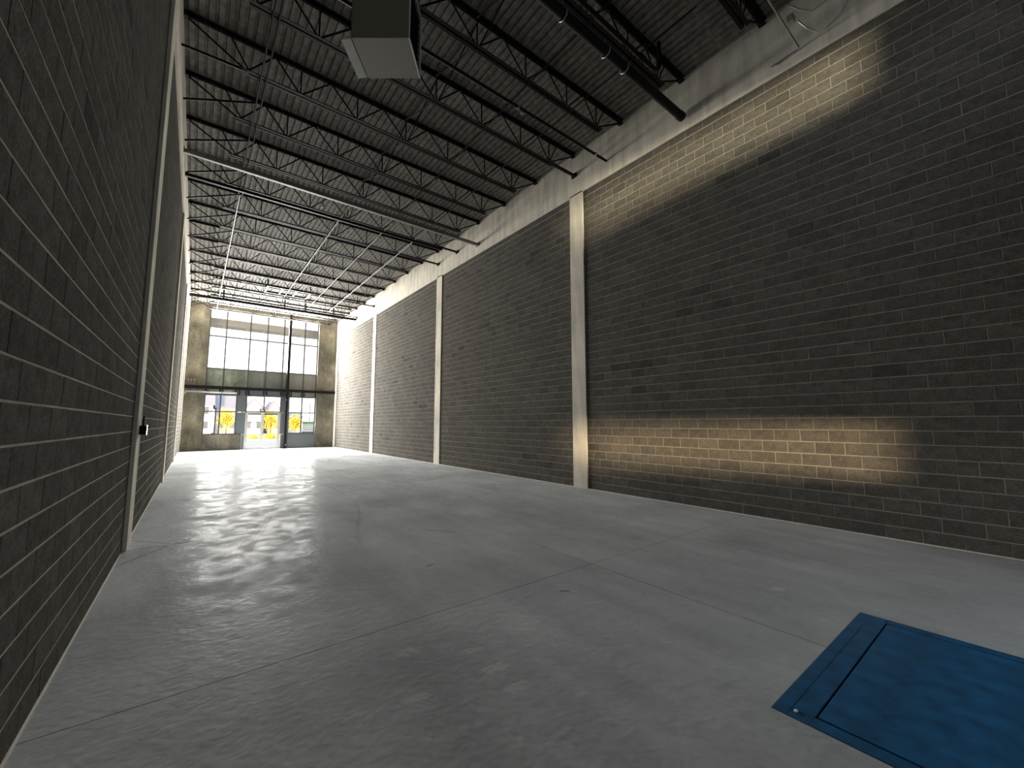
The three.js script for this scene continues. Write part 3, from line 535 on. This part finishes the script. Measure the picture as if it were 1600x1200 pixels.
// ------------------------------------------------------------------ outside the window
{
  setting(solo('ground', box(-160, 160, -0.6, -0.15, -220, 90), M.ground), 'paved ground outside', 'ground');
  setting(solo('lawn', box(-100, 100, -0.2, -0.10, -82, -54), M.lawn), 'yellow leaf covered lawn beyond the doors', 'lawn');
  setting(solo('kerb', box(-100, 100, -0.2, -0.02, -53.9, -53.4), M.aluLight), 'kerb before the lawn', 'kerb');
  const soff = group('canopy', [0, 8.28, 0]);
  part('frame', rbox(-2, 10, 0, 0.47, -34.3, -33.2, 0.02), M.soffit, soff);
  for (const x of [-0.8, 8.35]) part('support_arm', box(x - 0.1, x + 0.1, 0.05, 0.35, -33.2, ZF - 0.3), M.soffit, soff);
  for (const x of [1.25, 2.6, 3.6, 4.7, 6.1]) part('downlight', rod([x, -0.02, -33.55], [x, 0.01, -33.55], 0.08, 12), M.white, soff);
  tag(soff, 'brown canopy with round downlights outside the upper window', 'canopy');

  // yellow trees
  function tree(x, z, h, rx, label) {
    const g = group('yellow_tree', [x, -0.1, z]); part('trunk', rod([0, 0, 0], [0.05, h * 0.6, 0], 0.06, 6), M.bark, g);
    for (let k = 0; k < 4; k++) part('branch', rod([0.04, h * 0.35 + k * 0.12, 0], [Math.cos(k * 1.7) * rx * 0.6, h * 0.7 + k * 0.08, Math.sin(k * 1.7) * rx * 0.6], 0.025, 5), M.bark, g);
    const pos = [];
    for (let k = 0; k < 700; k++) {
      const a = rr(0, 6.283), c = rr(-1, 1), q = Math.cbrt(rnd()) * (0.8 + 0.35 * Math.sin(a * 3 + c * 4)), s = Math.sqrt(1 - c * c);
      const p = new THREE.Vector3(rx * q * s * Math.cos(a), h * 0.6 + h * 0.38 * q * c, rx * q * s * Math.sin(a)), u = new THREE.Vector3(rr(-1, 1), rr(-1, 1), rr(-1, 1)).normalize().multiplyScalar(0.11), v = new THREE.Vector3(rr(-1, 1), rr(-1, 1), rr(-1, 1)).normalize().multiplyScalar(0.11);
      const w = [p.clone().sub(u), p.clone().add(v), p.clone().add(u), p.clone().sub(u), p.clone().add(u), p.clone().sub(v)]; for (const t of w) pos.push(t.x, t.y, t.z);
    }
    const cg = new THREE.BufferGeometry(); cg.setAttribute('position', new THREE.Float32BufferAttribute(pos, 3)); cg.computeVertexNormals(); part('crown', cg, M.leafYellow, g);
    tag(g, label, 'tree', 'yellow trees on the lawn');
  }
  tree(3.2, -62, 4.0, 1.05, 'yellow autumn tree seen through the lower left window');
  tree(7.75, -60, 3.6, 1.15, 'yellow autumn tree seen through the right glass door');
  tree(10.9, -62, 3.2, 0.95, 'yellow autumn tree seen through the lower right window');
  // low shrubs
  [[7.4, -57, 0.5], [8.7, -56.5, 0.45], [5.8, -58, 0.35], [11.3, -58, 0.4], [3.6, -59, 0.4]].forEach(([x, z, r], i) => {
    const s = new THREE.IcosahedronGeometry(r, 2), p = s.attributes.position; for (let k = 0; k < p.count; k++) { const n = 0.8 + 0.4 * hash(Math.round(p.getX(k) * 90), Math.round(p.getY(k) * 90), Math.round(p.getZ(k) * 90)); p.setXYZ(k, p.getX(k) * n, Math.max(-r * 0.5, p.getY(k) * n * 0.8), p.getZ(k) * n); }
    s.computeVertexNormals(); s.translate(x, -0.1 + r * 0.5, z);
    tag(solo('shrub', s, M.leafYellow), ['low yellow shrub left of the tree behind the right door', 'low yellow shrub right of the tree behind the right door', 'low yellow shrub behind the left glass door', 'low yellow shrub behind the lower right window', 'low yellow shrub behind the lower left window'][i], 'shrub', 'shrubs on the lawn');
  });
  // houses across the street
  function house(x0, x1, z, eave, ridge, mat, label, gable) {
    const g = group('house', [(x0 + x1) / 2, -0.15, z]), w = (x1 - x0) / 2, d = 8;
    part('wall', box(-w, w, 0, eave, -d, 0), mat, g);
    const s = new THREE.Shape(); if (gable) { s.moveTo(-w - 0.4, eave); s.lineTo(0, ridge); s.lineTo(w + 0.4, eave); } else { s.moveTo(-0.5, eave); s.lineTo(d / 2, ridge); s.lineTo(d + 0.5, eave); }
    s.closePath(); const e = new THREE.ExtrudeGeometry(s, { depth: gable ? d : 2 * w + 0.6, bevelEnabled: false });
    if (gable) e.translate(0, 0, -d); else { e.rotateY(Math.PI / 2); e.translate(-w - 0.3, 0, 0); }
    part('roof', e, M.roof, g);
    if (gable) { const t = new THREE.Shape(); t.moveTo(-w + 0.1, eave); t.lineTo(0, ridge - 0.5); t.lineTo(w - 0.1, eave); t.closePath(); const te = new THREE.ExtrudeGeometry(t, { depth: 0.1, bevelEnabled: false }); part('gable', te, mat, g); }
    const n = Math.max(2, Math.round(w * 2 / 2.2));
    for (let i = 0; i < n; i++) for (const y of [1.0, 3.6]) { if (y + 1.3 > eave) continue; const x = -w + (i + 0.5) * 2 * w / n; part('window', box(x - 0.5, x + 0.5, y, y + 1.3, 0, 0.06), M.greyPanel, g); part('window_trim', merge([box(x - 0.6, x - 0.5, y - 0.1, y + 1.4, 0, 0.09), box(x + 0.5, x + 0.6, y - 0.1, y + 1.4, 0, 0.09), box(x - 0.6, x + 0.6, y + 1.3, y + 1.4, 0, 0.09)]), M.white, g); }
    part('front_door', box(-0.45, 0.45, 0, 2.1, 0, 0.07), M.brickHouse, g);
    tag(g, label, 'house', 'houses across the street');
  }
  house(-6, 2.6, -92, 5.2, 8.6, M.siding, 'pale house with grey roof seen through the left panes of the lower left window');
  house(3.2, 6.6, -94, 4.8, 7.8, M.brickHouse, 'pale house seen through the right panes of the lower left window');
  house(7.4, 10.3, -90, 4.6, 6.6, M.siding, 'gabled pale house seen through the left glass door', true);
  house(11.3, 13.2, -91, 4.5, 6.4, M.brickHouse, 'gabled pale house seen through the right glass door', true);
  house(14.6, 18.5, -98, 3.0, 4.4, M.siding, 'low pale house seen through the lower right window');
  { const g = group('street_lamp', [15.3, -0.15, -75]); part('pole', rod([0, 0, 0], [0, 5.6, 0], 0.07, 8), M.alu, g); part('arm', rod([0, 5.5, 0], [1.1, 5.8, 0], 0.05, 6), M.alu, g); part('head', rbox(0.9, 1.5, 5.72, 5.86, -0.12, 0.12, 0.03), M.alu, g); tag(g, 'thin street lamp seen through the lower right window', 'street lamp'); }
  { // sign board outside the right window, with bands of print
    const g = group('sign_board', [7.34, 0, -36.2]);
    part('board', rbox(-0.47, 0.47, 0.98, 1.90, -0.02, 0.02, 0.006), M.white, g);
    const gm = new THREE.MeshStandardMaterial({ color: lin(0.16, 0.32, 0.06), roughness: 0.6 }), bm = new THREE.MeshStandardMaterial({ color: lin(0.25, 0.42, 0.45), roughness: 0.6 });
    part('green_band', box(-0.45, 0.45, 1.68, 1.84, 0.02, 0.024), gm, g); part('blue_line', box(-0.42, 0.42, 1.55, 1.60, 0.02, 0.024), bm, g); part('blue_line', box(-0.42, 0.42, 1.36, 1.40, 0.02, 0.024), bm, g);
    part('text_line', merge([0, 1, 2, 3, 4, 5].map((k) => box(-0.3 + k * 0.11, -0.22 + k * 0.11, 1.20, 1.25, 0.02, 0.024))), M.alu, g); part('black_band', box(-0.44, 0.44, 1.0, 1.06, 0.02, 0.024), M.black, g);
    for (const x of [-0.4, 0.4]) part('leg', box(x - 0.03, x + 0.03, -0.15, 1.0, -0.02, 0.02), M.alu, g);
    tag(g, 'white sign board with a green band outside the lower right window', 'sign');
  }
}
renderer.render(scene, camera);
